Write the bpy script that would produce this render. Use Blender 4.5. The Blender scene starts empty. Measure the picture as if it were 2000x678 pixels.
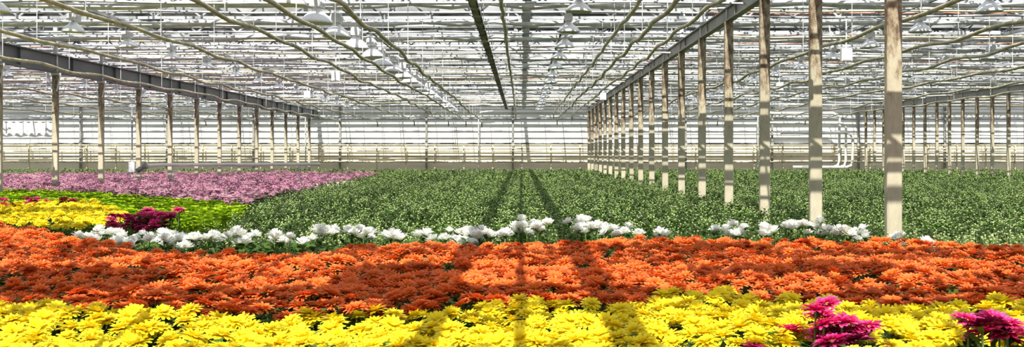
import bpy, math, random
import numpy as np
from mathutils import Vector, Euler
random.seed(7); rng = np.random.default_rng(7)
scene = bpy.context.scene
COL = scene.collection
EYE = 2.0

# ------------------------------------------------------------------ materials
def new_mat(name):
    m = bpy.data.materials.new(name); m.use_nodes = True
    nt = m.node_tree; nt.nodes.clear()
    out = nt.nodes.new('ShaderNodeOutputMaterial')
    return m, nt, out
def ramp(nt, stops, interp='LINEAR'):
    r = nt.nodes.new('ShaderNodeValToRGB'); cr = r.color_ramp; cr.interpolation = interp
    while len(cr.elements) > 1: cr.elements.remove(cr.elements[0])
    cr.elements[0].position = stops[0][0]; cr.elements[0].color = (*stops[0][1], 1)
    for p, c in stops[1:]:
        e = cr.elements.new(p); e.color = (*c, 1)
    return r
def noisy(name, c1, c2, scale=8, rough=0.6, metal=0.0, stretch=(1, 1, 1), pos=(0.35, 0.7)):
    m, nt, out = new_mat(name)
    mp = nt.nodes.new('ShaderNodeMapping')
    mp.inputs['Scale'].default_value = stretch
    g = nt.nodes.new('ShaderNodeNewGeometry')
    nt.links.new(g.outputs['Position'], mp.inputs['Vector'])
    n = nt.nodes.new('ShaderNodeTexNoise'); n.inputs['Scale'].default_value = scale; n.inputs['Detail'].default_value = 5
    nt.links.new(mp.outputs[0], n.inputs['Vector'])
    r = ramp(nt, [(pos[0], c1), (pos[1], c2)])
    nt.links.new(n.outputs['Fac'], r.inputs[0])
    b = nt.nodes.new('ShaderNodeBsdfPrincipled')
    b.inputs['Roughness'].default_value = rough; b.inputs['Metallic'].default_value = metal
    nt.links.new(r.outputs[0], b.inputs['Base Color'])
    nt.links.new(b.outputs[0], out.inputs[0])
    return m
def plant_mat(name, grad_stops, tint_stops, trans=0.25, rough=0.55, tintfac=1.0):
    m, nt, out = new_mat(name)
    a = nt.nodes.new('ShaderNodeAttribute'); a.attribute_name = 'grad'
    t = nt.nodes.new('ShaderNodeAttribute'); t.attribute_name = 'tint'
    oi = nt.nodes.new('ShaderNodeObjectInfo')
    ad = nt.nodes.new('ShaderNodeMath'); ad.operation = 'ADD'
    nt.links.new(t.outputs['Fac'], ad.inputs[0]); nt.links.new(oi.outputs['Random'], ad.inputs[1])
    fr = nt.nodes.new('ShaderNodeMath'); fr.operation = 'FRACT'; nt.links.new(ad.outputs[0], fr.inputs[0])
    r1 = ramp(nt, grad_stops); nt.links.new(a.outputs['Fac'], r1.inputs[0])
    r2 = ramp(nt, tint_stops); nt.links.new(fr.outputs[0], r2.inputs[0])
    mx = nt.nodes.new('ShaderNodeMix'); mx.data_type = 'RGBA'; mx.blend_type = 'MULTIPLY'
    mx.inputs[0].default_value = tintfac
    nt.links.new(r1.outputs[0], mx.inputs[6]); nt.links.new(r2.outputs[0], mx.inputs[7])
    b = nt.nodes.new('ShaderNodeBsdfPrincipled'); b.inputs['Roughness'].default_value = rough
    b.inputs['Specular IOR Level'].default_value = 0.15
    nt.links.new(mx.outputs[2], b.inputs['Base Color'])
    tr = nt.nodes.new('ShaderNodeBsdfTranslucent'); nt.links.new(mx.outputs[2], tr.inputs['Color'])
    ms = nt.nodes.new('ShaderNodeMixShader'); ms.inputs[0].default_value = trans
    nt.links.new(b.outputs[0], ms.inputs[1]); nt.links.new(tr.outputs[0], ms.inputs[2])
    nt.links.new(ms.outputs[0], out.inputs[0])
    return m

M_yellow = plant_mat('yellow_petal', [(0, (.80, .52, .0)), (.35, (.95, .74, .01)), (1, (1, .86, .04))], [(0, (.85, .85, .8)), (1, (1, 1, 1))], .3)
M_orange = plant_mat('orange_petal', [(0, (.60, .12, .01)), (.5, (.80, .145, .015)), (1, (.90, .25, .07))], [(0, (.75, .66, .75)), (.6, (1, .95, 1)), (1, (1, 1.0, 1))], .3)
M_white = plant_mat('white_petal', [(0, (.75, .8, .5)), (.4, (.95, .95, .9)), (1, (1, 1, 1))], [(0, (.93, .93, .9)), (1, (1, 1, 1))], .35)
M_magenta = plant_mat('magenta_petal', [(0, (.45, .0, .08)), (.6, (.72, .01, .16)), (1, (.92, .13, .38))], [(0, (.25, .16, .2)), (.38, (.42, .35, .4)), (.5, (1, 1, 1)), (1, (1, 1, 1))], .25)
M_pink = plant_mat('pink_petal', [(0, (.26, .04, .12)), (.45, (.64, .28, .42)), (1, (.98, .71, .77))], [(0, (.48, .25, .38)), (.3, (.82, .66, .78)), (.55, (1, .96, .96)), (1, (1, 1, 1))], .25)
M_center_y = plant_mat('yellow_flower_disc', [(0, (.55, .5, .02)), (1, (.85, .65, .02))], [(0, (.8, .9, .8)), (1, (1, 1, 1))], .1)
M_center_o = plant_mat('orange_flower_disc', [(0, (.5, .25, .02)), (1, (.85, .55, .05))], [(0, (.8, .8, .8)), (1, (1, 1, 1))], .1)
M_center_g = plant_mat('green_flower_disc', [(0, (.4, .45, .06)), (1, (.75, .7, .15))], [(0, (.8, .8, .8)), (1, (1, 1, 1))], .1)
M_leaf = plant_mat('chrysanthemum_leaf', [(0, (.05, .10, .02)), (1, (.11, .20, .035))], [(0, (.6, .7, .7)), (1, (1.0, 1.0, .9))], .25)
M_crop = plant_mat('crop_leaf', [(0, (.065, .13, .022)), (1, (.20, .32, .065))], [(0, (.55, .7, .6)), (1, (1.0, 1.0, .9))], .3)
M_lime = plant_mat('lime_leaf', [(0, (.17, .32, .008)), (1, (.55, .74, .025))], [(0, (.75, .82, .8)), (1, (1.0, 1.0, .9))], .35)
M_bud = plant_mat('flower_bud', [(0, (.25, .36, .10)), (1, (.60, .67, .34))], [(0, (.75, .8, .75)), (1, (1, 1, 1))], .2)
M_stem = plant_mat('stem', [(0, (.12, .2, .05)), (1, (.16, .26, .07))], [(0, (.8, .8, .8)), (1, (1, 1, 1))], .1)

M_steel = noisy('galvanised_steel', (.30, .315, .335), (.72, .74, .76), 2.2, .45, .1, pos=(.38, .62))
M_steel2 = noisy('shadow_mottled_bracing', (.08, .085, .09), (.55, .56, .58), 1.7, .5, .1, pos=(.42, .62))  # dark mottling paints the mixed shadow tones of the trusses into the steel
M_gut = noisy('dull_gutter_steel', (.2, .205, .21), (.5, .51, .52), 1.2, .5, .1)
M_dark = noisy('dark_painted_steel', (.09, .095, .105), (.18, .19, .205), 2, .5, .2, (1, .3, 1))
M_tray = noisy('grey_cable_tray_steel', (.10, .10, .095), (.50, .48, .45), 3.5, .5, .2)
M_beam = noisy('weathered_grey_beam', (.2, .19, .17), (.4, .39, .36), 2, .55, .2, (1, .3, 1))
M_pipe = noisy('cream_painted_pipe', (.33, .29, .18), (.66, .60, .43), 4, .45, 0, pos=(.3, .65))
M_wpipe = noisy('white_pipe', (.7, .7, .66), (.85, .84, .8), 3, .4)
M_fabric = noisy('white_screen_fabric', (.6, .6, .6), (.88, .88, .87), 5, .8)
M_soil = noisy('soil', (.02, .018, .012), (.06, .045, .03), 6, .95)
M_wallw = noisy('white_wall_panel', (.80, .80, .77), (.95, .95, .93), 1.2, .6, 0, (.3, 1, 4))
M_wallg = noisy('grey_wall_strip', (.5, .51, .52), (.68, .69, .70), 1.2, .6, 0, (.3, 1, 4))
M_wallc = noisy('cream_wall_panel', (.86, .77, .58), (.97, .90, .73), 1.0, .6, 0, (.4, 1, 3))
M_refl = noisy('white_lamp_reflector', (.85, .86, .88), (.95, .95, .97), 8, .3, .0)
M_box = noisy('white_enamel', (.72, .73, .74), (.85, .85, .86), 5, .4)
M_cable = noisy('orange_cable', (.5, .16, .08), (.7, .28, .16), 5, .5)
M_alu = noisy('aluminium_glazing_bar', (.35, .36, .37), (.75, .75, .77), 2, .45, .15)

def col_mat():
    m, nt, out = new_mat('rust_stained_column_paint')
    g = nt.nodes.new('ShaderNodeNewGeometry')
    mp = nt.nodes.new('ShaderNodeMapping'); mp.inputs['Scale'].default_value = (5, 5, 2.2)
    nt.links.new(g.outputs['Position'], mp.inputs['Vector'])
    n = nt.nodes.new('ShaderNodeTexNoise'); n.inputs['Scale'].default_value = 2.2; n.inputs['Detail'].default_value = 12; n.inputs['Roughness'].default_value = .75
    nt.links.new(mp.outputs[0], n.inputs['Vector'])
    sp = nt.nodes.new('ShaderNodeSeparateXYZ'); nt.links.new(g.outputs['Position'], sp.inputs[0])
    mr = nt.nodes.new('ShaderNodeMapRange'); mr.inputs[1].default_value = 2.3; mr.inputs[2].default_value = 3.4
    mr.inputs[3].default_value = -.12; mr.inputs[4].default_value = .10
    nt.links.new(sp.outputs[2], mr.inputs[0])
    ad = nt.nodes.new('ShaderNodeMath'); ad.operation = 'ADD'
    nt.links.new(n.outputs['Fac'], ad.inputs[0]); nt.links.new(mr.outputs[0], ad.inputs[1])
    r = ramp(nt, [(.3, (.49, .45, .33)), (.5, (.41, .37, .26)), (.58, (.28, .22, .14)), (.68, (.11, .07, .04))])
    nt.links.new(ad.outputs[0], r.inputs[0])
    b = nt.nodes.new('ShaderNodeBsdfPrincipled'); b.inputs['Roughness'].default_value = .6
    nt.links.new(r.outputs[0], b.inputs['Base Color']); nt.links.new(b.outputs[0], out.inputs[0])
    return m
M_col = col_mat()
def glass_mat():
    m, nt, out = new_mat('dusty_greenhouse_glass')
    g = nt.nodes.new('ShaderNodeNewGeometry')
    mp = nt.nodes.new('ShaderNodeMapping'); mp.inputs['Scale'].default_value = (1, .6, .6)
    nt.links.new(g.outputs['Position'], mp.inputs['Vector'])
    n = nt.nodes.new('ShaderNodeTexNoise'); n.inputs['Scale'].default_value = 1.0; n.inputs['Detail'].default_value = 4
    nt.links.new(mp.outputs[0], n.inputs['Vector'])
    mr = nt.nodes.new('ShaderNodeMapRange'); mr.inputs[1].default_value = .3; mr.inputs[2].default_value = .7
    mr.inputs[3].default_value = .03; mr.inputs[4].default_value = .20
    nt.links.new(n.outputs['Fac'], mr.inputs[0])
    t = nt.nodes.new('ShaderNodeBsdfTransparent'); t.inputs[0].default_value = (.975, .98, .985, 1)
    d = nt.nodes.new('ShaderNodeBsdfDiffuse'); d.inputs[0].default_value = (.8, .82, .84, 1)
    tl = nt.nodes.new('ShaderNodeBsdfTranslucent'); tl.inputs[0].default_value = (.75, .77, .8, 1)
    m1 = nt.nodes.new('ShaderNodeMixShader'); m1.inputs[0].default_value = .45
    nt.links.new(d.outputs[0], m1.inputs[1]); nt.links.new(tl.outputs[0], m1.inputs[2])
    m2 = nt.nodes.new('ShaderNodeMixShader'); nt.links.new(mr.outputs[0], m2.inputs[0])
    nt.links.new(t.outputs[0], m2.inputs[1]); nt.links.new(m1.outputs[0], m2.inputs[2])
    nt.links.new(m2.outputs[0], out.inputs[0])
    return m
M_glass = glass_mat()

# ------------------------------------------------------------------ mesh helpers
class MB:
    def __init__(s): s.v = []; s.f = []; s.m = []
    def add(s, vs, fs, mi=0):
        o = len(s.v); s.v += [tuple(v) for v in vs]; s.f += [tuple(i + o for i in f) for f in fs]; s.m += [mi] * len(fs)
    def box(s, x0, x1, y0, y1, z0, z1, mi=0):
        s.add([(x0,y0,z0),(x1,y0,z0),(x1,y1,z0),(x0,y1,z0),(x0,y0,z1),(x1,y0,z1),(x1,y1,z1),(x0,y1,z1)],
              [(0,3,2,1),(4,5,6,7),(0,1,5,4),(1,2,6,5),(2,3,7,6),(3,0,4,7)], mi)
    def tube(s, pts, r, n=8, mi=0, cap=True):
        P = [Vector(p) for p in pts]; rings = []
        up0 = Vector((0, 0, 1))
        for i, p in enumerate(P):
            a = P[max(i-1, 0)]; b = P[min(i+1, len(P)-1)]; d = (b - a).normalized()
            up = up0 if abs(d.z) < .95 else Vector((0, 1, 0))
            u = d.cross(up).normalized(); w = u.cross(d)
            rr = r[i] if isinstance(r, (list, tuple)) else r
            rings.append([p + (u*math.cos(2*math.pi*k/n + math.pi/4) + w*math.sin(2*math.pi*k/n + math.pi/4))*rr for k in range(n)])
        vs = [v for ring in rings for v in ring]; fs = []
        for i in range(len(P)-1):
            for k in range(n):
                fs.append((i*n+k, i*n+(k+1) % n, (i+1)*n+(k+1) % n, (i+1)*n+k))
        if cap:
            fs.append(tuple(range(n-1, -1, -1))); fs.append(tuple((len(P)-1)*n+k for k in range(n)))
        s.add(vs, fs, mi)
    def lathe(s, prof, n=16, mi=0):
        vs = []; fs = []
        for r, z in prof:
            for k in range(n):
                vs.append((r*math.cos(2*math.pi*k/n), r*math.sin(2*math.pi*k/n), z))
        for i in range(len(prof)-1):
            for k in range(n):
                fs.append((i*n+k, i*n+(k+1) % n, (i+1)*n+(k+1) % n, (i+1)*n+k))
        s.add(vs, fs, mi)
    def mesh(s, name, mats, smooth=False):
        me = bpy.data.meshes.new(name); me.from_pydata(s.v, [], s.f)
        for m in (mats if isinstance(mats, (list, tuple)) else [mats]): me.materials.append(m)
        me.polygons.foreach_set('material_index', s.m)
        if smooth: me.polygons.foreach_set('use_smooth', [True]*len(s.f))
        me.update(); return me
def obj(name, me, loc=(0,0,0), rot=(0,0,0), sc=None, parent=None, label=None, cat=None, group=None, kind=None):
    o = bpy.data.objects.new(name, me); o.location = loc; o.rotation_euler = rot
    if sc is not None: o.scale = sc if isinstance(sc, (tuple, list)) else (sc, sc, sc)
    if parent: o.parent = parent
    if label: o['label'] = label
    if cat: o['category'] = cat
    if group: o['group'] = group
    if kind: o['kind'] = kind
    COL.objects.link(o); return o

def petal(az, r0, z0, L, W, a0, a1, prof, segs, cols=2, crease=0.0, g0=0.0, g1=1.0, twist=0.0):
    r = r0; z = z0
    cl = [(r, z)]
    for i in range(segs):
        a = math.radians(a0 + (a1-a0)*(i+.5)/segs)
        r += math.cos(a)*L/segs; z += math.sin(a)*L/segs; cl.append((r, z))
    V = []; G = []; Fq = []
    ca, sa = math.cos(az), math.sin(az)
    for i, (r, z) in enumerate(cl):
        s = i/segs; x = s*(len(prof)-1); k = min(int(x), len(prof)-2); w = (prof[k] + (prof[k+1]-prof[k])*(x-k))*W/2
        for c in range(cols):
            t = -1 + 2*c/(cols-1)
            zz = z + (crease*w*abs(t)) + twist*w*t
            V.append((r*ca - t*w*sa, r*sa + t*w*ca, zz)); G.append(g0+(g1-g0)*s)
    for i in range(segs):
        for c in range(cols-1):
            a = i*cols+c; Fq.append((a, a+1, a+cols+1, a+cols))
    return np.array(V), np.array(Fq), np.array(G)
class T:
    def __init__(s): s.V = []; s.F = []; s.G = []; s.M = []; s.n = 0
    def add(s, V, F, G, mi=0, off=(0,0,0)):
        s.V.append(np.asarray(V, float)+np.asarray(off)); s.F.append(np.asarray(F)+s.n); s.G.append(np.asarray(G, float)); s.M.append(np.full(len(F), mi)); s.n += len(V)
    def done(s):
        return (np.concatenate(s.V), np.concatenate(s.F), np.concatenate(s.G), np.concatenate(s.M))
def build(name, V, F, G, M, mats, tint=None, smooth=False):
    me = bpy.data.meshes.new(name); nv = len(V); nf = len(F)
    me.vertices.add(nv); me.vertices.foreach_set('co', V.astype(np.float32).ravel())
    me.loops.add(nf*4); me.loops.foreach_set('vertex_index', F.astype(np.int32).ravel())
    me.polygons.add(nf); me.polygons.foreach_set('loop_start', np.arange(0, nf*4, 4, dtype=np.int32))
    for m in mats: me.materials.append(m)
    me.polygons.foreach_set('material_index', M.astype(np.int32))
    if smooth: me.polygons.foreach_set('use_smooth', np.ones(nf, dtype=bool))
    me.update(calc_edges=True)
    a = me.attributes.new('grad', 'FLOAT', 'POINT'); a.data.foreach_set('value', G.astype(np.float32))
    if tint is not None:
        a = me.attributes.new('tint', 'FLOAT', 'POINT'); a.data.foreach_set('value', tint.astype(np.float32))
    me.validate(); return me
def scatter_raw(temps, P, rz, tx, ty, sc):
    n = len(P); which = rng.integers(0, len(temps), n)
    Vs=[];Fs=[];Gs=[];Ms=[];Ts=[];off=0
    for k, (V, F, G, M) in enumerate(temps):
        idx = np.where(which == k)[0]
        if len(idx) == 0: continue
        c, s = np.cos(rz[idx]), np.sin(rz[idx]); cx, sx = np.cos(tx[idx]), np.sin(tx[idx]); cy, sy = np.cos(ty[idx]), np.sin(ty[idx])
        x = V[None,:,0]*sc[idx,None]; y = V[None,:,1]*sc[idx,None]; z = V[None,:,2]*sc[idx,None]
        x, y = x*c[:,None]-y*s[:,None], x*s[:,None]+y*c[:,None]
        y, z = y*cx[:,None]-z*sx[:,None], y*sx[:,None]+z*cx[:,None]
        x, z = x*cy[:,None]+z*sy[:,None], -x*sy[:,None]+z*cy[:,None]
        W = np.stack([x, y, z], -1) + P[idx][:,None,:]
        m = len(idx); nv = len(V)
        Vs.append(W.reshape(-1, 3)); Fs.append((F[None]+ (np.arange(m)*nv)[:,None,None] + off).reshape(-1, 4))
        Gs.append(np.tile(G, m)); Ms.append(np.tile(M, m)); Ts.append(np.repeat(rng.random(m), nv)); off += m*nv
    return [np.concatenate(q) for q in (Vs, Fs, Gs, Ms, Ts)]
def scatter(name, temps, P, rz, tx, ty, sc, mats):
    V, F, G, M, Tt = scatter_raw(temps, P, rz, tx, ty, sc)
    return build(name, V, F, G, M, mats, Tt)

PP = [.4, .85, 1, .98, .5]
def head(rows, prof=PP, segs=4, cols=3, jit=.12, seed=0, mi=0):
    r = random.Random(seed); t = T()
    for (n, r0, z0, L, W, a0, a1) in rows:
        ph = r.random()*6.28
        for i in range(n):
            V, F, G = petal(ph+2*math.pi*i/n+r.uniform(-.12, .12), r0, z0+r.uniform(-.002,.002), L*r.uniform(1-jit, 1+jit), W*r.uniform(.85, 1.1),
                            a0+r.uniform(-9, 9), a1+r.uniform(-14, 14), prof, segs, cols, .35 if cols == 3 else 0, 0, 1, r.uniform(-.15, .15))
            t.add(V, F, G, mi)
    return t
def dome(t, R, H, z0, mi, n=9):
    prof = [(R, 0), (R*.95, H*.5), (R*.6, H*.9), (R*.12, H)]
    V = []; F = []; G = []
    for j, (r, z) in enumerate(prof):
        for k in range(n):
            b = 1+(.1 if (k+j) % 2 else -.05)
            V.append((r*b*math.cos(6.2832*k/n), r*b*math.sin(6.2832*k/n), z0+z*b)); G.append(1-j/3)
    for j in range(3):
        for k in range(n):
            F.append((j*n+k, j*n+(k+1) % n, (j+1)*n+(k+1) % n, (j+1)*n+k))
    if n > 6: F.append((3*n, 3*n+2, 3*n+4, 3*n+6))
    t.add(V, F, G, mi)
def stemt(t, h, mi, r=.005, bend=.02, n=4, x=0, y=0, z=0, dx=0, dy=0):
    V=[];F=[];G=[]
    for j in range(4):
        s = j/3
        for k in range(n):
            V.append((x+dx*s+bend*math.sin(s*3.14)+r*math.cos(6.2832*k/n), y+dy*s+r*math.sin(6.2832*k/n), z+h*s)); G.append(s)
    for j in range(3):
        for k in range(n): F.append((j*n+k, j*n+(k+1) % n, (j+1)*n+(k+1) % n, (j+1)*n+k))
    t.add(V, F, G, mi)
LOBE = [.12, .55, .35, .95, .55, .8, .3, .05]
def leafs(t, n, zlo, zhi, L, W, mi, hi=True, seed=0, up=(10, 50)):
    r = random.Random(seed)
    for i in range(n):
        V, F, G = petal(i*2.4+r.uniform(-.4, .4), .005, zlo+(zhi-zlo)*i/max(1, n-1), L*r.uniform(.7, 1.15), W*r.uniform(.8, 1.1),
                        r.uniform(*up), r.uniform(-35, 10), LOBE if hi else [.2, 1, .8, .05], 7 if hi else 3, 3 if hi else 2, .3)
        t.add(V, F, G, mi)

YR = [(20, .012, 0, .060, .021, 15, -28), (16, .010, .004, .054, .020, 35, -8), (11, .007, .007, .038, .016, 58, 25)]
ORR = [(19, .012, 0, .064, .020, 18, -18), (15, .010, .004, .056, .019, 38, 2), (10, .007, .007, .036, .015, 60, 30)]
WR = [(13, .008, 0, .062, .026, 35, 25), (12, .008, .005, .060, .026, 58, 45), (9, .006, .01, .054, .024, 76, 72)]
MR = [(18, .012, 0, .064, .020, 12, -14), (15, .010, .004, .056, .019, 30, 4), (9, .007, .007, .03, .014, 55, 35)]
def lo(rows, keep=.75, wmul=1.3):
    return [(int(n*keep), r0, z0, L, W*wmul, a0, a1) for (n, r0, z0, L, W, a0, a1) in rows]
def head_set(name, rows, mat, cmat, cr=.013):
    hi = []; low = []
    for s in range(5):
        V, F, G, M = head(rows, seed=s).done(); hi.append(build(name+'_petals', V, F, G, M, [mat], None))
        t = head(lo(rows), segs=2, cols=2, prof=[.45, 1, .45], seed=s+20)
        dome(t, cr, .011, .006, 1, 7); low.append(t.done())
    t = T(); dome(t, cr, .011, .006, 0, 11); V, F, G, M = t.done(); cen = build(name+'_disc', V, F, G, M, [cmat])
    return hi, low, cen
H_y = head_set('yellow', YR, M_yellow, M_center_y)
H_o = head_set('orange', ORR, M_orange, M_center_o)
H_w = head_set('white', WR, M_white, M_center_g, .009)
H_m = head_set('magenta', MR, M_magenta, M_center_g)
t = T(); stemt(t, 1.0, 0, .005, .015, 5); stem_me = build('stem', *t.done(), [M_stem])
leaf_mes = []
for s in range(4):
    t = T(); leafs(t, 11, .45, .97, .11, .055, 0, True, s); leaf_mes.append(build('leaves', *t.done(), [M_leaf]))

# ------------------------------------------------------------------ beds (world X, Y)
def inpoly(x, y, poly):
    inside = np.zeros(len(x), bool); n = len(poly)
    for i in range(n):
        x1, y1 = poly[i]; x2, y2 = poly[(i+1) % n]
        c = ((y1 > y) != (y2 > y)); xi = (x2-x1)*(y-y1)/((y2-y1) if y2 != y1 else 1e-9)+x1
        inside ^= c & (x < xi)
    return inside
def fill(poly, dens, jitter=.5):
    xs = [p[0] for p in poly]; ys = [p[1] for p in poly]; s = 1/math.sqrt(dens)
    gx, gy = np.meshgrid(np.arange(min(xs), max(xs), s), np.arange(min(ys), max(ys), s*.866))
    gx = gx + (np.arange(gx.shape[0]) % 2)[:, None]*s*.5
    gx = gx.ravel(); gy = gy.ravel(); gx = gx+rng.uniform(-jitter, jitter, len(gx))*s; gy = gy+rng.uniform(-jitter, jitter, len(gy))*s
    m = inpoly(gx, gy, poly); return gx[m], gy[m]
def wave(x, y, a=.03):
    return a*(np.sin(x*2.3+y*1.1)+np.sin(x*1.1-y*2.7+1)+.6*np.sin(x*5.1+y*4.3))
def clear_cols(x, y, r=.15):
    a = (np.abs(x-4.12) < r) & (np.abs((y-11.34+1.5) % 3-1.5) < r)
    b = (np.abs(x+12.55) < r+.03) & (np.abs((y-27.6+1.5) % 3-1.5) < r+.03)
    return ~(a | b)
near_edge = [(-5.5, 7.2), (-3.2, 6.25), (-2.1, 5.57), (-1.45, 5.6), (-.65, 5.94), (-.05, 6.1), (.56, 6.1), (1.3, 6.84), (1.9, 6.5), (2.3, 5.94), (2.96, 6.0), (5.5, 6.2)]
far_edge = [(-9, 15.2), (-6.8, 13.3), (-5.4, 11.6), (-4.2, 9.9), (-3.3, 9.4), (-2.0, 9.4), (-.9, 10.3), (.44, 10.4), (2.1, 10.4), (4.0, 10.2), (4.8, 9.7), (8, 8.6)]
orange_bed = near_edge + far_edge[::-1]
yellow_bed = [(-4, 3.9), (4, 3.9)] + near_edge[::-1]
yellow_bed2 = [(-6.9, 13.4), (-5.3, 12.3), (-5.2, 13.5), (-6.2, 15.8), (-7.4, 17.8), (-12, 18.5), (-9, 15.3)]
white_c = [(-4.75, 10.9), (-4.0, 10.4), (-3.3, 10.0), (-2.0, 10.0), (-.9, 10.85), (.44, 10.95), (2.1, 10.95), (3.2, 10.9), (3.9, 10.5)]

def inview(x, y, m=.0):
    return np.abs(x+.009*y) < y*(.5+m)
def make_flowers(kind, n_ind, x, y, z, H, mats, label, group, sc=1.0, tilt=.35):
    hi, low, cen = H
    vis = inview(x, y, .03); order = np.argsort(np.where(vis, y, y+1000))
    ind = order[:n_ind]; ind = ind[vis[ind]]; rest = np.setdiff1d(np.arange(len(x)), ind)
    for i in ind:
        h = float(z[i])
        root = obj(kind, None, (float(x[i]), float(y[i]), 0), label=label, cat='flower', group=group)
        root.empty_display_size = .05
        s = sc*random.uniform(.85, 1.12); rot = (random.uniform(-tilt, tilt)+.12, random.uniform(-tilt, tilt), random.uniform(0, 6.28))
        obj('petals', random.choice(hi), (0, 0, h), rot, s, root)
        obj('flower_center', cen, (0, 0, h), rot, s, root)
        obj('stem', stem_me, (0, 0, 0), (0, 0, rot[2]), (1, 1, h), root)
        obj('leaves', random.choice(leaf_mes), (0, 0, 0), (0, 0, rot[2]), (1, 1, h), root)
    if len(rest):
        n = len(rest); P = np.stack([x[rest], y[rest], z[rest]], -1)
        me = scatter(kind+'_bed', low, P, rng.uniform(0, 6.28, n), rng.uniform(-tilt, tilt, n)+.12, rng.uniform(-tilt, tilt, n), sc*rng.uniform(.85, 1.15, n), mats)
        obj(kind+'_bed', me, label=label.replace('flower on', 'flowers massed on').replace('a leafy green stem', 'leafy stems'), cat='flower bed', kind='stuff')
mag = []
def magc(cx, cy, cz, n, rx, ry, rzz):
    for _ in range(n): mag.append((cx+max(-2, min(2, random.gauss(0, 1)))*rx, cy+max(-2, min(2, random.gauss(0, 1)))*ry, cz+random.uniform(-rzz, rzz)))
magc(1.43, 4.72, 1.22, 12, .10, .12, .07); magc(1.50, 4.62, 1.13, 5, .1, .08, .04)
magc(1.02, 4.50, 1.12, 3, .04, .05, .02); magc(2.16, 4.70, 1.20, 12, .07, .1, .07)
magc(-4.52, 12.4, 1.20, 70, .15, .35, .10); magc(-8.2, 17.2, 1.2, 20, .3, .2, .05)
mag = np.array(mag)

x, y = fill(yellow_bed, 64); ok = np.ones(len(x), bool)
for mx_, my_, r_ in [(1.43, 4.65, .24), (2.15, 4.68, .19)]: ok &= ((x-mx_)**2+(y-my_)**2) > r_*r_
x, y = x[ok], y[ok]; z = 1.1+wave(x, y, .022)+rng.uniform(-.03, .03, len(x))
x2, y2 = fill(yellow_bed2, 50); z2 = 1.14+wave(x2, y2, .02)+rng.uniform(-.03, .03, len(x2))
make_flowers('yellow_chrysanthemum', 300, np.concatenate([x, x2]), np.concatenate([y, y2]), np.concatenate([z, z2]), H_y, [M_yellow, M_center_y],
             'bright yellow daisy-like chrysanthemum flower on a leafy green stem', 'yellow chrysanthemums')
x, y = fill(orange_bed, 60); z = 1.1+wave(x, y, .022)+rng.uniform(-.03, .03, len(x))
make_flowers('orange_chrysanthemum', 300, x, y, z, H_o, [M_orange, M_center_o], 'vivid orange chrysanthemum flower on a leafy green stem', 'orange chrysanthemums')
# white flowers in loose clumps of blooms
cx_ = rng.uniform(-4.85, 4.0, 78); wx = []; wy = []; wz = []
for c in cx_:
    cy_ = float(np.interp(c, [p[0] for p in white_c], [p[1] for p in white_c]))+rng.uniform(-.38, .38)
    ch = 1.16+(.01+.05*min(1, max(0, (c+3)/3)))*math.sin(c*2.6+.5)+rng.uniform(-.03, .04)-.05*min(1, max(0, -3.2-c))
    for _ in range(rng.integers(2, 6)):
        wx.append(c+rng.normal(0, .07)); wy.append(cy_+rng.normal(0, .07)); wz.append(ch+rng.uniform(-.05, .05))
wx = np.array(wx[:300]); wy = np.array(wy[:300]); wz = np.array(wz[:300])
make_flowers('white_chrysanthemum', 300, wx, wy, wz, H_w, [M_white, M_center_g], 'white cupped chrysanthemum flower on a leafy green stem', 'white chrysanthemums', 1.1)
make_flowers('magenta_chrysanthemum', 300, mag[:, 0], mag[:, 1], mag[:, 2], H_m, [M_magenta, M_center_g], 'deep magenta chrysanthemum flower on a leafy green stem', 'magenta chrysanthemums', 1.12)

lt = []
for s in range(3):
    t = T(); leafs(t, 9, -.38, -.05, .11, .06, 0, False, s); lt.append(t.done())
FX = []
for poly, dn in ((yellow_bed, 30), (orange_bed, 26), (yellow_bed2, 22)):
    a, b = fill(poly, dn); FX.append(np.stack([a, b, 1.08+wave(a, b, .022)], -1))
wxa = rng.uniform(-5.0, 4.0, 460); wya = np.interp(wxa, [p[0] for p in white_c], [p[1] for p in white_c])+rng.uniform(-.6, .6, 460)
FX.append(np.stack([wxa, wya, np.full(460, 1.13)], -1))
FX = np.concatenate(FX); n = len(FX)
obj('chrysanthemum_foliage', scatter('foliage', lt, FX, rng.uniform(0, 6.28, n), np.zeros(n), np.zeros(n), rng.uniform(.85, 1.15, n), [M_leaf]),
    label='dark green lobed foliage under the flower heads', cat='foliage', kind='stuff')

# ------------------------------------------------------------------ pink bed
def spray(seed, nh, petn, segs, withstem=True, big=1.0):
    r = random.Random(seed); t = T()
    for i in range(nh):
        a = r.random()*6.28; rr = .12*math.sqrt((i+.3)/nh); hz = r.uniform(-.05, .05); sc = r.uniform(.8, 1.2)*big
        for (n, L, W, a0, a1) in ((petn, .045, .022 if petn > 10 else .032, 20, -35), (int(petn*.7), .036, .02 if petn > 10 else .03, 60, 15)):
            ph = r.random()*6
            for k in range(n):
                V, F, G = petal(ph+6.283*k/n, .003, 0, L*sc, W*sc, a0+r.uniform(-10, 10), a1, [.5, 1, .5], segs)
                t.add(V, F, G, 0, (rr*math.cos(a), rr*math.sin(a), 1.1+hz))
        if withstem: stemt(t, .25, 1, .003, 0, 3, 0, 0, .86+hz, rr*math.cos(a), rr*math.sin(a))
    if withstem: stemt(t, .88, 1, .005, .0, 4)
    leafs(t, 8 if withstem else 4, .75, 1.02, .1, .055, 1, False, seed)
    return t.done()
pink_hi = [build('pink_spray', *spray(s, 6, 12, 2), [M_pink, M_leaf]) for s in range(6)]
pink_lo = [spray(s+10, 5, 7, 1, False, 1.3) for s in range(6)]
pink_bed = [(-5.0, 18.4), (-5.5, 21), (-5.7, 25), (-6.2, 32), (-6.6, 48), (-11, 50), (-20, 47), (-24, 44), (-24, 42), (-15, 27), (-9.5, 23.5), (-7, 20.5)]
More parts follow.
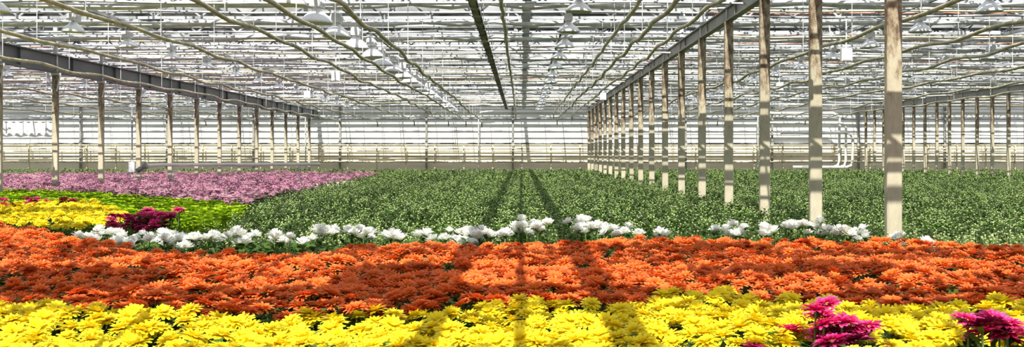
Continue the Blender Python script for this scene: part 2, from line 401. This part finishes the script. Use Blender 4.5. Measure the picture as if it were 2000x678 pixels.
x, y = fill(pink_bed, 15); k_ = clear_cols(x, y); x, y = x[k_], y[k_]
z = .02+wave(x, y, .02)+rng.uniform(-.08, .08, len(x)); far = rng.random(len(x)) < np.clip(1.15-(y-22)/35, .4, 1); x, y, z = x[far], y[far], z[far]
vis = inview(x, y, .02); order = np.argsort(np.where(vis, y, y+1000)); ind = order[:300]; rest = order[300:]
for i in ind:
    obj('pink_chrysanthemum', random.choice(pink_hi), (float(x[i]), float(y[i]), 0), (0, 0, random.random()*6.28), (1, 1, 1+float(z[i])/1.1),
        label='leafy spray of pale pink and mauve chrysanthemum blooms', cat='flower', group='pink chrysanthemums')
n = len(rest)
obj('pink_chrysanthemum_bed', scatter('pinkbed', pink_lo, np.stack([x[rest], y[rest], z[rest]], -1), rng.uniform(0, 6.28, n), np.zeros(n), np.zeros(n), np.ones(n), [M_pink, M_leaf]),
    label='broad bed of pale pink and mauve chrysanthemums', cat='flower bed', kind='stuff')

# ------------------------------------------------------------------ lime plants
def limep(seed, hi):
    t = T(); r = random.Random(seed)
    for j in range(3):
        for k in range(7):
            V, F, G = petal(k*.9+j*.4+r.uniform(-.2, .2), .01, 1.0+.035*j, (.14-.03*j)*r.uniform(.8, 1.1), .06, 25+20*j, -20+20*j, LOBE if hi else [.2, 1, .8, .1], 7 if hi else 3, 3 if hi else 2, .3)
            t.add(V, F, G, 0)
    leafs(t, 8, .7, .98, .13, .06, 0, hi, seed); stemt(t, 1.0, 0, .006, .0, 4)
    return t.done()
lime_hi = [build('lime_plant', *limep(s, True), [M_lime]) for s in range(4)]; lime_lo = [limep(s+9, False) for s in range(4)]
lime_bed = [(-4.4, 14.3), (-4.5, 16.5), (-4.9, 18.3), (-7, 20.6), (-9.5, 23.6), (-14, 27.2), (-14, 24), (-12, 18.7), (-7.5, 18.0), (-6.3, 16.0), (-5.1, 14.0)]
x, y = fill(lime_bed, 26); k_ = clear_cols(x, y); x, y = x[k_], y[k_]; z = 1+(wave(x, y, .015)+rng.uniform(-.03, .03, len(x)))/1.1
vis = inview(x, y, .02); order = np.argsort(np.where(vis, y, y+1000)); ind = order[:300]; rest = order[300:]
for i in ind:
    obj('leafy_plant', random.choice(lime_hi), (float(x[i]), float(y[i]), 0), (0, 0, random.random()*6.28), (1, 1, float(z[i])),
        label='leafy lime-green plant in a dense bed', cat='plant', group='lime-green leafy plants')
n = len(rest)
if n: obj('leafy_plant_bed', scatter('limebed', lime_lo, np.stack([x[rest], y[rest], (z[rest]-1)], -1), rng.uniform(0, 6.28, n), np.zeros(n), np.zeros(n), np.ones(n), [M_lime]),
    label='bed of leafy lime-green plants', cat='plant bed', kind='stuff')

# ------------------------------------------------------------------ green crop
def buds(t, seed, mi, n, hi, big=1.0):
    r = random.Random(seed)
    for i in range(n):
        a = r.random()*6.28; rr = r.uniform(.01, .1); z = 1.08+r.uniform(-.09, .05); R = r.uniform(.009, .014)*big
        k = 6 if hi else 4; V = []; F = []; G = []
        for (q, zz) in ((.3, -.8), (1, -.1), (.75, .8)):
            for m_ in range(k): V.append((q*R*math.cos(6.283*m_/k), q*R*math.sin(6.283*m_/k), zz*R)); G.append(.5+.5*zz)
        for j in range(2):
            for m_ in range(k): F.append((j*k+m_, j*k+(m_+1) % k, (j+1)*k+(m_+1) % k, (j+1)*k+m_))
        F.append((2*k, 2*k+1, 2*k+2, 2*k+3))
        t.add(V, F, G, mi, (rr*math.cos(a), rr*math.sin(a), z))
        if hi: stemt(t, .12, mi, .002, 0, 3, rr*.4*math.cos(a), rr*.4*math.sin(a), z-.125, rr*.6*math.cos(a), rr*.6*math.sin(a))
def cropleaf(seed, hi, nl=16, sc=1.0):
    t = T()
    if hi: stemt(t, 1.0, 0, .005, .01, 4)
    leafs(t, nl, .6 if hi else .72, 1.06, .085*sc, .036*sc, 0, hi, seed, (15, 70)); return t
crop_leaf = []; crop_bud = []
for s in range(4):
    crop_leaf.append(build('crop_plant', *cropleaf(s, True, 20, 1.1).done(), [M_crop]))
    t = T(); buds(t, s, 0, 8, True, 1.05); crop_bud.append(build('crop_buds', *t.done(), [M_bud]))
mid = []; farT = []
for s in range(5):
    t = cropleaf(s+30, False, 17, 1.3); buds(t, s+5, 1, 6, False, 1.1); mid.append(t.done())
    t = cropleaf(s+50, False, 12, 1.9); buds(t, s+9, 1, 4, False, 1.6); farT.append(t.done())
crop_poly = [(-4.6, 11.3), (-3.3, 10.6), (-2.0, 10.5), (-.9, 11.2), (.44, 11.3), (2.1, 11.3), (4.2, 10.9), (4.9, 9.9), (8, 8.8), (33, 30), (33, 62.3), (-33, 62.3), (-33, 46), (-24, 44.5), (-20, 47.5), (-11, 50.5), (-6.4, 48.5),
             (-6.0, 32), (-5.5, 25), (-5.3, 21), (-4.8, 18.4), (-4.35, 16.5), (-4.2, 14.3), (-4.1, 12.6)]
def band(y0, y1, dens):
    x, y = fill(crop_poly, dens); m = (y >= y0) & (y < y1) & inview(x, y, .06) & clear_cols(x, y); return x[m], y[m]
xa, ya = band(8, 21, 22); xb, yb = band(21, 36, 17); xc, yc = band(36, 62.2, 8)
za = 1+wave(xa, ya, .015)+rng.uniform(-.08, .06, len(xa))
vis = inview(xa, ya, .01); order = np.argsort(np.where(vis, ya, ya+1000)); ind = order[:300]; rest = order[300:]
for i in ind:
    rz_ = random.random()*6.28; k = random.randrange(4)
    r_ = obj('budding_chrysanthemum_plant', crop_leaf[k], (float(xa[i]), float(ya[i]), 0), (0, 0, rz_), (1, 1, float(za[i])),
        label='green unopened chrysanthemum plant with pale buds', cat='plant', group='green budding chrysanthemum plants')
    obj('flower_buds', crop_bud[k], parent=r_)
x = np.concatenate([xa[rest], xb]); y = np.concatenate([ya[rest], yb]); n = len(x)
P1 = np.stack([x, y, rng.uniform(-.10, .06, n)+wave(x, y, .02)], -1)
A = scatter_raw(mid, P1, rng.uniform(0, 6.28, n), rng.uniform(-.08, .08, n), rng.uniform(-.08, .08, n), np.ones(n))
n2 = len(xc); P2 = np.stack([xc, yc, rng.uniform(-.08, .05, n2)], -1)
B = scatter_raw(farT, P2, rng.uniform(0, 6.28, n2), np.zeros(n2), np.zeros(n2), np.ones(n2))
B[1] = B[1]+len(A[0])
C_ = [np.concatenate([p, q]) for p, q in zip(A, B)]
me = build('crop', C_[0], C_[1], C_[2], C_[3], [M_crop, M_bud], C_[4])
obj('chrysanthemum_crop', me, label='wide field of green chrysanthemum plants in bud', cat='crop', kind='stuff')

# ------------------------------------------------------------------ room shell
X0, X1, Y0, Y1 = -33.5, 33.5, -8.5, 63.5
b = MB(); b.box(X0, X1, Y0, Y1, -.1, 0); obj('floor', b.mesh('floor', M_soil), kind='structure', label='dark soil floor under the crops')
b = MB(); b.box(X0, X1, 63.3, 63.5, 0, 2.7, 1)
zz = 2.7
for h_, mi_ in ((.38, 0), (.14, 2), (.4, 0), (.12, 2), (.42, 0), (.16, 2), (.45, 0), (.2, 2), (1.73, 0)):
    b.box(X0, X1, 63.3, 63.5, zz, zz+h_, mi_); zz += h_
obj('wall_back', b.mesh('wall_back', [M_wallw, M_wallc, M_wallg]), kind='structure', label='white panelled end wall with a cream lower part')
for nm, bx in (('wall_left', (X0-.05, X0, Y0, Y1)), ('wall_right', (X1, X1+.05, Y0, Y1)), ('wall_front', (X0, X1, Y0-.05, Y0))):
    b = MB(); b.box(*bx, 0, 1.0, 1); b.box(*bx, 1.0, 5.7, 0)
    obj(nm, b.mesh(nm, [M_glass, M_wallw]), kind='structure', label='glazed greenhouse wall on a low plinth')
TY = [11.34+3*k for k in range(-6, 18)]
b = MB()
ZG, ZR = 5.75, 6.5
for y in TY[:-1]:
    ym = y+1.5; y2 = y+3
    b.add([(X0, y, ZG), (X1, y, ZG), (X1, ym, ZR), (X0, ym, ZR)], [(0, 1, 2, 3)], 0)
    b.add([(X0, y2, ZG), (X1, y2, ZG), (X1, ym, ZR), (X0, ym, ZR)], [(0, 1, 2, 3)], 0)
    b.box(X0, X1, ym-.04, ym+.04, ZR-.07, ZR+.03, 1)
    xx = X0
    while xx < X1:
        for (ya_, yb_) in ((y, ym), (y2, ym)):
            b.add([(xx-.02, ya_, ZG), (xx+.02, ya_, ZG), (xx+.02, yb_, ZR), (xx-.02, yb_, ZR), (xx-.02, ya_, ZG-.05), (xx+.02, ya_, ZG-.05), (xx+.02, yb_, ZR-.05), (xx-.02, yb_, ZR-.05)],
                  [(0,1,2,3),(4,7,6,5),(0,3,7,4),(1,5,6,2)], 1)
        xx += 1.12
    for sgn, yb_ in ((1, y), (-1, y2)):
        yy = yb_+sgn*.75; zz = ZG+.375
        b.box(X0, X1, yy-.02, yy+.02, zz-.06, zz-.02, 1)
obj('ceiling', b.mesh('ceiling', [M_glass, M_alu]), kind='structure', label='glazed sawtooth greenhouse roof with aluminium bars')

b = MB(); b.box(X0, X1, -.11, .11, 0, .03); b.box(X0, X1, -.13, -.10, 0, .17); b.box(X0, X1, .10, .13, 0, .17)
gm = b.mesh('gutter', M_gut)
for y in TY: obj('roof_gutter', gm, (0, y, 5.62), label='long galvanised steel roof gutter', cat='gutter', group='roof gutters')
BX = [-33.4, -29.1, -12.5, 4.12, 20.7, 33.4]
def truss_meshes(L):
    a = MB(); a.box(0, L, -.03, .03, 0, .06)
    c = MB(); c.box(0, L, -.03, .03, .46, .52)
    d = MB(); n = max(2, int(L/1.0)); s = L/n
    for i in range(n):
        x0 = i*s; d.tube([(x0, 0, .05), (x0+s/2, 0, .48)], .026, 4); d.tube([(x0+s/2, 0, .48), (x0+s, 0, .05)], .026, 4)
    return a.mesh('bottom_chord', M_steel), c.mesh('top_chord', M_steel2), d.mesh('bracing', M_steel2)
TM = [truss_meshes(BX[j+1]-BX[j]) for j in range(5)]
for j in range(5):
    for y in TY:
        r = obj('roof_truss', None, (BX[j], y, 5.09), label='galvanised steel lattice truss across the bay', cat='roof truss', group='roof trusses')
        for nm, m_ in zip(('bottom_chord', 'top_chord', 'bracing'), TM[j]): obj(nm, m_, parent=r)
def wavy(L, step, az, ay, seed):
    r = random.Random(seed); n = int(round(L/step)); return [(i*L/n, r.uniform(-ay, ay), r.uniform(-az, az)) for i in range(n+1)]
R2 = random.Random(5)
for j in range(5):
    L = BX[j+1]-BX[j]
    scm = []; cpm = []; cbm = []
    for s in range(3):
        b = MB(); pts = wavy(L, .8, .04, .04, s+j*7); b.tube(pts, [R2.uniform(.04, .09) for _ in pts], 6); scm.append(b.mesh('screen', M_fabric))
        b = MB(); b.tube(wavy(L, 2.0, .035, .03, s+8+j*5), .026, 6); cpm.append(b.mesh('cross_pipe', [M_pipe, M_steel, M_steel2][s]))
        b = MB(); b.tube(wavy(L, .9, .07, .03, s+99+j), .014, 5); cbm.append(b.mesh('cable', M_cable))
    for i, y in enumerate(TY):
        if y < 8: continue
        obj('folded_shade_screen', R2.choice(scm), (BX[j], y+.28, 5.02+R2.uniform(-.03, .03)), label='bundled white shade screen hanging under the truss', cat='shade screen', group='folded shade screens')
        for dy, z in ((.9, 4.98), (1.7, 4.88), (2.3, 5.15)):
            if R2.random() < .2: continue
            if y+dy > 62.5: continue
            k = R2.randrange(3)
            obj('crosswise_pipe', cpm[k], (BX[j], y+dy+R2.uniform(-.3, .3), z+R2.uniform(-.1, .1)), label=['cream painted pipe spanning the bay', 'galvanised pipe spanning the bay', 'dull grey pipe spanning the bay'][k], cat='pipe', group='crosswise overhead pipes')
        if R2.random() < .6: obj('power_cable', R2.choice(cbm), (BX[j], y+.1, 5.2+R2.uniform(-.15, .1)), label='thin orange electrical cable along a truss', cat='cable', group='power cables')

# fabric panels added above the view to throw dark patches on the orange bed
for (xa_, xb_, ya_, yb_) in ((-4.6, -2.9, 2.9, 4.2), (-1.75, -.75, 2.6, 4.6), (.9, 2.4, 3.9, 4.5), (2.9, 4.0, 2.9, 4.1)):
    b = MB(); n = 14; vs = []; fs = []
    rr = random.Random(int(xa_*10))
    for i in range(n+1):
        xx = xa_+(xb_-xa_)*i/n
        vs += [(xx, ya_+rr.uniform(-.12, .12), 5.02+.03*math.sin(i*1.7)), (xx, (ya_+yb_)/2, 5.0+.03*math.sin(i*1.3)), (xx, yb_+rr.uniform(-.12, .12), 5.03)]
    for i in range(n):
        for c in range(2): fs.append((3*i+c, 3*i+c+3, 3*i+c+4, 3*i+c+1))
    b.add(vs, fs); obj('added_shadow_screen', b.mesh('drawn', M_fabric), label='white fabric panel added out of view to shade the orange bed', cat='shade screen', group='added shadow screens')

# roof purlins
b = MB(); b.box(-.025, .025, -8, 63.2, 0, .06); pur = b.mesh('purlin', M_steel2)
for k in range(-9, 10):
    if k == 0: continue
    obj('roof_purlin', pur, (k*3.3-.9, 0, 5.55), label='thin dull steel purlin running under the roof', cat='purlin', group='roof purlins')

# roof vents (open sashes), push rods
b = MB(); W2 = 1.1
b.add([(-W2, 0, 0), (W2, 0, 0), (W2, 1.0, 0), (-W2, 1.0, 0)], [(0, 1, 2, 3)], 0)
for xx in (-W2, 0, W2): b.box(xx-.025, xx+.025, 0, 1, -.03, .02, 1)
b.box(-W2, W2, -.03, .03, -.03, .03, 1); b.box(-W2, W2, .97, 1.03, -.03, .03, 1)
vent = b.mesh('vent', [M_glass, M_alu])
b = MB(); b.tube([(0, 0, 0), (0, 1.1, 1.25)], .02, 5); b.tube([(-.25, 0, 0), (.25, 0, 0)], .03, 6); b.tube([(0, 0, -.12), (0, 0, .1)], .04, 6); rod = b.mesh('push_rod', M_steel2)
for y in TY[:-1]:
    if y < 10: continue
    xx = -31.0+R2.uniform(0, 1.5)
    while xx < 32:
        if abs(xx) < (y+4)*.54:
            r = obj('roof_vent', None, (xx, y+1.5, 6.53), label='open glazed roof vent sash with steel push rod', cat='roof vent', group='roof vents')
            obj('sash', vent, (0, 0, .02), (math.radians(R2.uniform(2, 10)), 0, 0), parent=r)
            obj('push_rod', rod, (0, -.6, -1.35), (0, 0, R2.uniform(-.15, .15)), parent=r)
        xx += 4.2

def ibeam(name, X, z0, z1, mat, label, w=.16, y0=-8, y1=63.2):
    b = MB(); b.box(X-w/2, X+w/2, y0, y1, z0, z0+.03); b.box(X-w/2, X+w/2, y0, y1, z1-.03, z1); b.box(X-.02, X+.02, y0, y1, z0+.03, z1-.03)
    yy = y0+.5
    while yy < y1: b.box(X-w/2+.01, X+w/2-.01, yy-.01, yy+.01, z0+.03, z1-.03); yy += 3
    obj(name, b.mesh(name, mat), label=label, cat='beam')
ibeam('steel_beam', 4.12, 4.64, 4.92, M_beam, 'long weathered grey steel beam carried on tan columns', .14)
ibeam('steel_beam', -12.55, 4.2, 4.70, M_dark, 'deep dark steel beam carried on tan columns', .2)
ibeam('steel_beam', 20.7, 4.64, 4.92, M_beam, 'long weathered grey steel beam on distant columns')
ibeam('steel_beam', -12.55, 4.98, 5.08, M_steel, 'slim galvanised purlin above the dark beam', .08)
ibeam('steel_beam', .12, 5.25, 5.45, M_steel, 'galvanised purlin added under the roof glazing to cast a shadow line', .2)  # added and widened to cast a lengthwise shadow strip over the beds

CM = {}
def column(X, y, H, w, label, group, br):
    r = obj('support_column', None, (X, y, 0), label=label, cat='column', group=group)
    c = CM[(H, w)]
    obj('shaft', c[0], parent=r); obj('base_plate', c[1], parent=r); obj('upper_post', c[2], parent=r)
    if br: obj('bracket', c[3], parent=r)
def colmeshes(H, w, d):
    a = MB(); tz = .02; c = .012
    prof = [(-w/2+c, -d/2), (w/2-c, -d/2), (w/2, -d/2+c), (w/2, d/2-c), (w/2-c, d/2), (-w/2+c, d/2), (-w/2, d/2-c), (-w/2, -d/2+c)]
    vs = [(p[0], p[1], z) for z in (tz, H) for p in prof]; fs = [(k, (k+1) % 8, 8+(k+1) % 8, 8+k) for k in range(8)]+[tuple(range(8, 16))]
    a.add(vs, fs)
    p = MB(); p.box(-w*.9, w*.9, -d*.9, d*.9, 0, tz)
    for sx in (-1, 1):
        for sy in (-1, 1): p.tube([(sx*w*.7, sy*d*.7, tz), (sx*w*.7, sy*d*.7, tz+.03)], .012, 6)
    u = MB(); u.box(-.05, .05, -.035, .035, H, 5.75); u.box(-.1, .1, -.07, .07, 5.0, 5.02)
    k = MB()
    k.tube([(-.06, -d/2-.01, H-.5), (-.17, -d/2-.01, H-.02)], .016, 4); k.tube([(.06, -d/2-.01, H-.5), (.17, -d/2-.01, H-.02)], .016, 4)
    k.box(-.18, .18, -d/2-.03, -d/2, H-.06, H)
    CM[(H, w)] = (a.mesh('shaft', M_col), p.mesh('base_plate', M_col), u.mesh('upper_post', M_steel), k.mesh('bracket', M_box))
colmeshes(4.64, .17, .10); colmeshes(4.2, .15, .12); colmeshes(4.64, .14, .12)
for k in range(0, 18): column(4.12, 11.34+3*k, 4.64, .17, 'tan rust-stained square steel column rising from green crop', 'columns under the grey beam', False)
for k in range(-5, 12): column(-12.55, 27.6+3*k, 4.2, .15, 'weathered tan steel column with pale bracket at top', 'columns under the dark beam', True)
for k in range(0, 14): column(20.7, 42+1.5*k, 4.64, .14, 'dull tan steel column beside the end wall area', 'columns of the next bay', False)

hang = MB(); hang.tube([(0, 0, 0), (0, 0, 1)], .007, 5); hang_me = hang.mesh('hanger', M_steel)
def lpipe(X, z, r=.032, mat=M_pipe, sag=.06, y1=60, seed=0, y0=1.0, name='heating_pipe', label='cream painted heating pipe hung from roof trusses'):
    rr = random.Random(seed+int(X*100)); pts = []; y = y0
    amp = [rr.uniform(.2, 1.3) for _ in range(40)]
    while y <= y1:
        pts.append((X+rr.uniform(-.015, .015), y, z-sag*math.sin((y-y0)/3*math.pi)**2*amp[int((y-y0)/3)]+.02*math.sin(y*.4))); y += .5
    pts.append((X, y1+.4, z-.12)); pts.append((X, y1+.5, z-.35))
    b = MB(); b.tube(pts, r, 8); o = obj(name, b.mesh(name, mat, True), label=label, cat='pipe', group='longitudinal overhead pipes')
    for yy in TY:
        if y0 < yy < y1 and yy > 11: obj('hanger_rod', hang_me, (X, yy, z), (0, 0, 0), (1, 1, 5.1-z), parent=o)
for i, (X, z) in enumerate([(-2.25, 3.92), (-3.15, 3.95), (-4.15, 3.98), (-.31, 4.38), (2.05, 4.05), (-6.1, 4.0), (-8.2, 3.95), (-10.3, 3.95), (1.85, 4.4), (2.9, 4.3),
                            (5.6, 4.0), (7.4, 4.0), (9.3, 4.05), (11.2, 4.0), (13.6, 4.0), (16.2, 4.05), (-15, 4.0), (-18, 4.0), (-22, 4.0)]):
    lpipe(X, z, .034, M_pipe, .07, 58, i)
b = MB(); b.box(-.07, .07, 0, 56, 0, .02); b.box(-.07, -.055, 0, 56, 0, .08); b.box(.055, .07, 0, 56, 0, .08)
yy = .4
while yy < 56: b.box(-.09, .09, yy, yy+.05, -.03, .0); yy += 1.0
o = obj('cable_tray', b.mesh('cable_tray', M_tray), (-.8, 1, 4.5), label='dull grey metal cable tray hung below the roof', cat='cable tray')
for yy in TY:
    if 2 < yy < 57: obj('hanger_rod', hang_me, (.05, yy-1, .02), (0, 0, 0), (1, 1, .58), parent=o)

b = MB(); b.lathe([(.045, .0), (.06, -.03), (.10, -.07), (.18, -.13), (.235, -.20), (.25, -.24), (.24, -.245), (.17, -.14), (.09, -.08), (.05, -.04)], 18); refl = b.mesh('reflector', M_refl, True)
b = MB(); b.box(-.075, .075, -.17, .17, .0, .13); b.box(-.06, .06, -.15, .15, .13, .15)
for q in range(-3, 4): b.box(-.085, .085, q*.045-.004, q*.045+.004, .02, .12)
ball = b.mesh('ballast_housing', M_box)
b = MB(); b.lathe([(.018, -.02), (.022, -.08), (.03, -.13), (.024, -.18), (.002, -.2)], 10); bulb = b.mesh('bulb', M_box, True)
b = MB(); b.tube([(0, -.1, .15), (0, -.1, .33)], .008, 5); b.tube([(0, .1, .15), (0, .1, .33)], .008, 5); b.box(-.03, .03, -.14, .14, .33, .345); hk = b.mesh('mounting_bracket', M_steel)
railm = MB(); railm.box(-.03, .03, 0, 58, 0, .02); railm.box(-.03, -.02, 0, 58, -.05, 0); railm.box(.02, .03, 0, 58, -.05, 0); rail_me = railm.mesh('rail', M_steel)
for X, st in ((-3.75, 2.25), (1.0, 3), (8.2, 3), (12.4, 3), (-9.2, 3), (-20.5, 3), (-16.6, 3)):
    obj('lamp_rail', rail_me, (X, 2, 5.1), label='slim steel rail carrying a row of grow lamps', cat='lamp rail', group='lamp rails')
    y = 12.0
    while y < 58:
        if abs(X) < y*.52:
            big = X == -3.75
            r = obj('grow_lamp', None, (X+random.uniform(-.03, .03), y, 4.70 if big else 4.74), (random.uniform(-.05, .05), random.uniform(-.07, .07), random.uniform(-.1, .1)), 1.2 if big else .95,
                    label='hanging grow lamp with white bell reflector and pale ballast', cat='lamp', group='overhead grow lamps')
            obj('reflector', refl, parent=r); obj('ballast_housing', ball, parent=r); obj('bulb', bulb, parent=r); obj('mounting_bracket', hk, parent=r)
        y += st

# ------------------------------------------------------------------ end wall details
for i, (z0, z1, mat) in enumerate([(2.66, 2.74, M_steel2), (3.05, 3.09, M_wallw), (3.45, 3.52, M_steel), (3.85, 3.89, M_wallw), (4.2, 4.27, M_steel), (4.6, 4.64, M_wallw), (5.0, 5.1, M_steel)]):
    b = MB(); b.box(X0, X1, 63.2, 63.3, z0, z1); obj('trim_%d' % (i+1), b.mesh('trim', mat), kind='structure', label='horizontal rail on the end wall')
b = MB(); b.box(-.06, .06, 63.08, 63.22, 0, 5.1); b.box(-.09, .09, 63.06, 63.08, 2.6, 2.8); pm = b.mesh('wall_post', M_beam)
X = -32.5
while X < 33:
    obj('wall_post', pm, (X, 0, 0), label='weathered steel post against the end wall', cat='post', group='end wall posts'); X += 5.33
for i, (z, r) in enumerate([(2.58, .035), (2.36, .045), (2.2, .03), (1.9, .045), (1.55, .045)]):
    b = MB(); b.tube([(-33, 62.85, z), (-10, 62.85, z+.01), (10, 62.85, z-.01), (33, 62.85, z)], r, 8)
    obj('wall_heating_pipe', b.mesh('wall_pipe', M_pipe), label='cream heating pipe running along the end wall', cat='pipe', group='end wall heating pipes')
b = MB(); b.box(-.03, .03, 62.8, 62.95, 0, 2.62); b.box(-.05, .05, 62.75, 62.8, 1.5, 1.6); b.box(-.05, .05, 62.75, 62.8, 2.3, 2.42); sm = b.mesh('stand', M_pipe)
X = -32.0
while X < 33:
    obj('pipe_support', sm, (X, 0, 0), label='short cream upright holding the wall pipes', cat='pipe support', group='wall pipe supports'); X += 1.78
for X in (-13.2, -2.6, 5.7, 14.5):
    b = MB(); b.tube([(X, 62.7, 0), (X, 62.7, 4.4), (X+.1, 62.7, 4.6), (X+.9, 62.7, 4.68)], .04, 8)
    obj('riser_pipe', b.mesh('riser', M_wpipe, True), label='white riser pipe with bend on the end wall', cat='pipe', group='riser pipes')
for i, (xa_, xb_, zt) in enumerate([(17.4, 19.2, 4.5), (17.9, 19.5, 3.9), (18.5, 19.8, 3.3)]):
    b = MB(); y = 61.8-i*.3
    b.tube([(xa_-3, y, zt), (xb_-.4, y, zt), (xb_-.15, y, zt-.08), (xb_, y, zt-.3), (xb_, y, 1.6), (xb_-.1, y, 1.35), (xb_-.35, y, 1.25), (xa_-1, y, 1.25)], .08, 10)
    obj('heating_main', b.mesh('main', M_wpipe, True), label='thick white looped heating main by the end wall', cat='pipe', group='heating mains')
b = MB(); b.tube([(-11.1, 30, 1.62), (-10.9, 30, 1.68), (-10.5, 30, 1.7), (-5.9, 30.0, 1.72)], .05, 10); o = obj('supply_pipe', b.mesh('supply', M_wpipe, True), label='white horizontal supply pipe above the pink flowers', cat='pipe')
b = MB(); b.tube([(-11.25, 30, 1.52), (-11.05, 30, 1.66)], .07, 10); b.tube([(-11.0, 29.92, 1.66), (-11.0, 30.08, 1.66)], .09, 10); obj('valve_fitting', b.mesh('valve', M_steel2, True), parent=o, label='dull grey valve fitting')
b = MB(); b.tube([(-10.2, 30, 0), (-10.2, 30, 1.66)], .02, 6); b.tube([(-6.5, 30, 0), (-6.5, 30, 1.68)], .02, 6); obj('pipe_leg', b.mesh('pipe_leg', M_steel), parent=o)
b = MB(); b.tube([(-13.3, 35, 0), (-13.3, 35, 3.5)], .03, 6); b.box(-13.42, -13.18, 34.9, 35, 1.4, 1.75)
obj('sensor_post', b.mesh('sensor_post', M_steel), label='thin steel post with a small control box', cat='post')
b = MB(); vs = []; fs = []; n = 40
for i in range(n+1):
    xx = -25.6+i*.075; vs += [(xx, 50+.05*math.sin(i*1.3), 3.6), (xx, 50+.07*math.sin(i*1.3+.4), 2.88+.03*math.sin(i*.7))]
for i in range(n): fs.append((2*i, 2*i+2, 2*i+3, 2*i+1))
b.add(vs, fs); b.tube([(-25.7, 50, 3.62), (-22.5, 50, 3.62)], .025, 6)
obj('plastic_curtain', b.mesh('curtain', M_fabric), label='short white plastic curtain hanging from a rail', cat='curtain')
b = MB(); b.box(-.12, .12, -.06, .06, 0, .28); b.box(-.10, .10, -.075, -.06, .02, .26); b.tube([(0, 0, .28), (0, 0, 1.0)], .015, 6); jb = b.mesh('junction_box', M_box)
for (X, y, z) in [(7.3, 23, 4.1), (8.9, 35.3, 4.2), (-5.3, 29.3, 4.1), (-8.0, 38.3, 4.1), (3.3, 41.3, 4.2)]:
    obj('junction_box', jb, (X, y, z), label='white electrical junction box hung from the roof', cat='junction box', group='junction boxes')

b = MB(); b.box(-200, 200, -200, 260, -.3, -.12); obj('ground', b.mesh('ground', M_soil), kind='structure', label='ground around the greenhouse')

# ------------------------------------------------------------------ light, world, camera
w = bpy.data.worlds.new('World'); scene.world = w; w.use_nodes = True
bg = w.node_tree.nodes['Background']; bg.inputs[0].default_value = (.88, .94, 1.0, 1); bg.inputs[1].default_value = 1.15
sd = bpy.data.lights.new('sun', 'SUN'); sd.energy = 9.0; sd.angle = .007; sd.color = (1, .95, .86)
so = bpy.data.objects.new('sun', sd); so.location = (-5, -20, 30)
so.rotation_euler = Vector((.07, .67, -.74)).to_track_quat('-Z', 'Y').to_euler(); COL.objects.link(so)
cd = bpy.data.cameras.new('camera'); cd.lens = 36; cd.sensor_width = 36; cd.shift_x = -.009; cd.shift_y = -.0185; cd.clip_end = 500; cd.clip_start = .05
co = bpy.data.objects.new('camera', cd); co.location = (0, 0, EYE); co.rotation_euler = (math.pi/2, 0, 0); COL.objects.link(co)
scene.camera = co
scene.view_settings.view_transform = 'Standard'
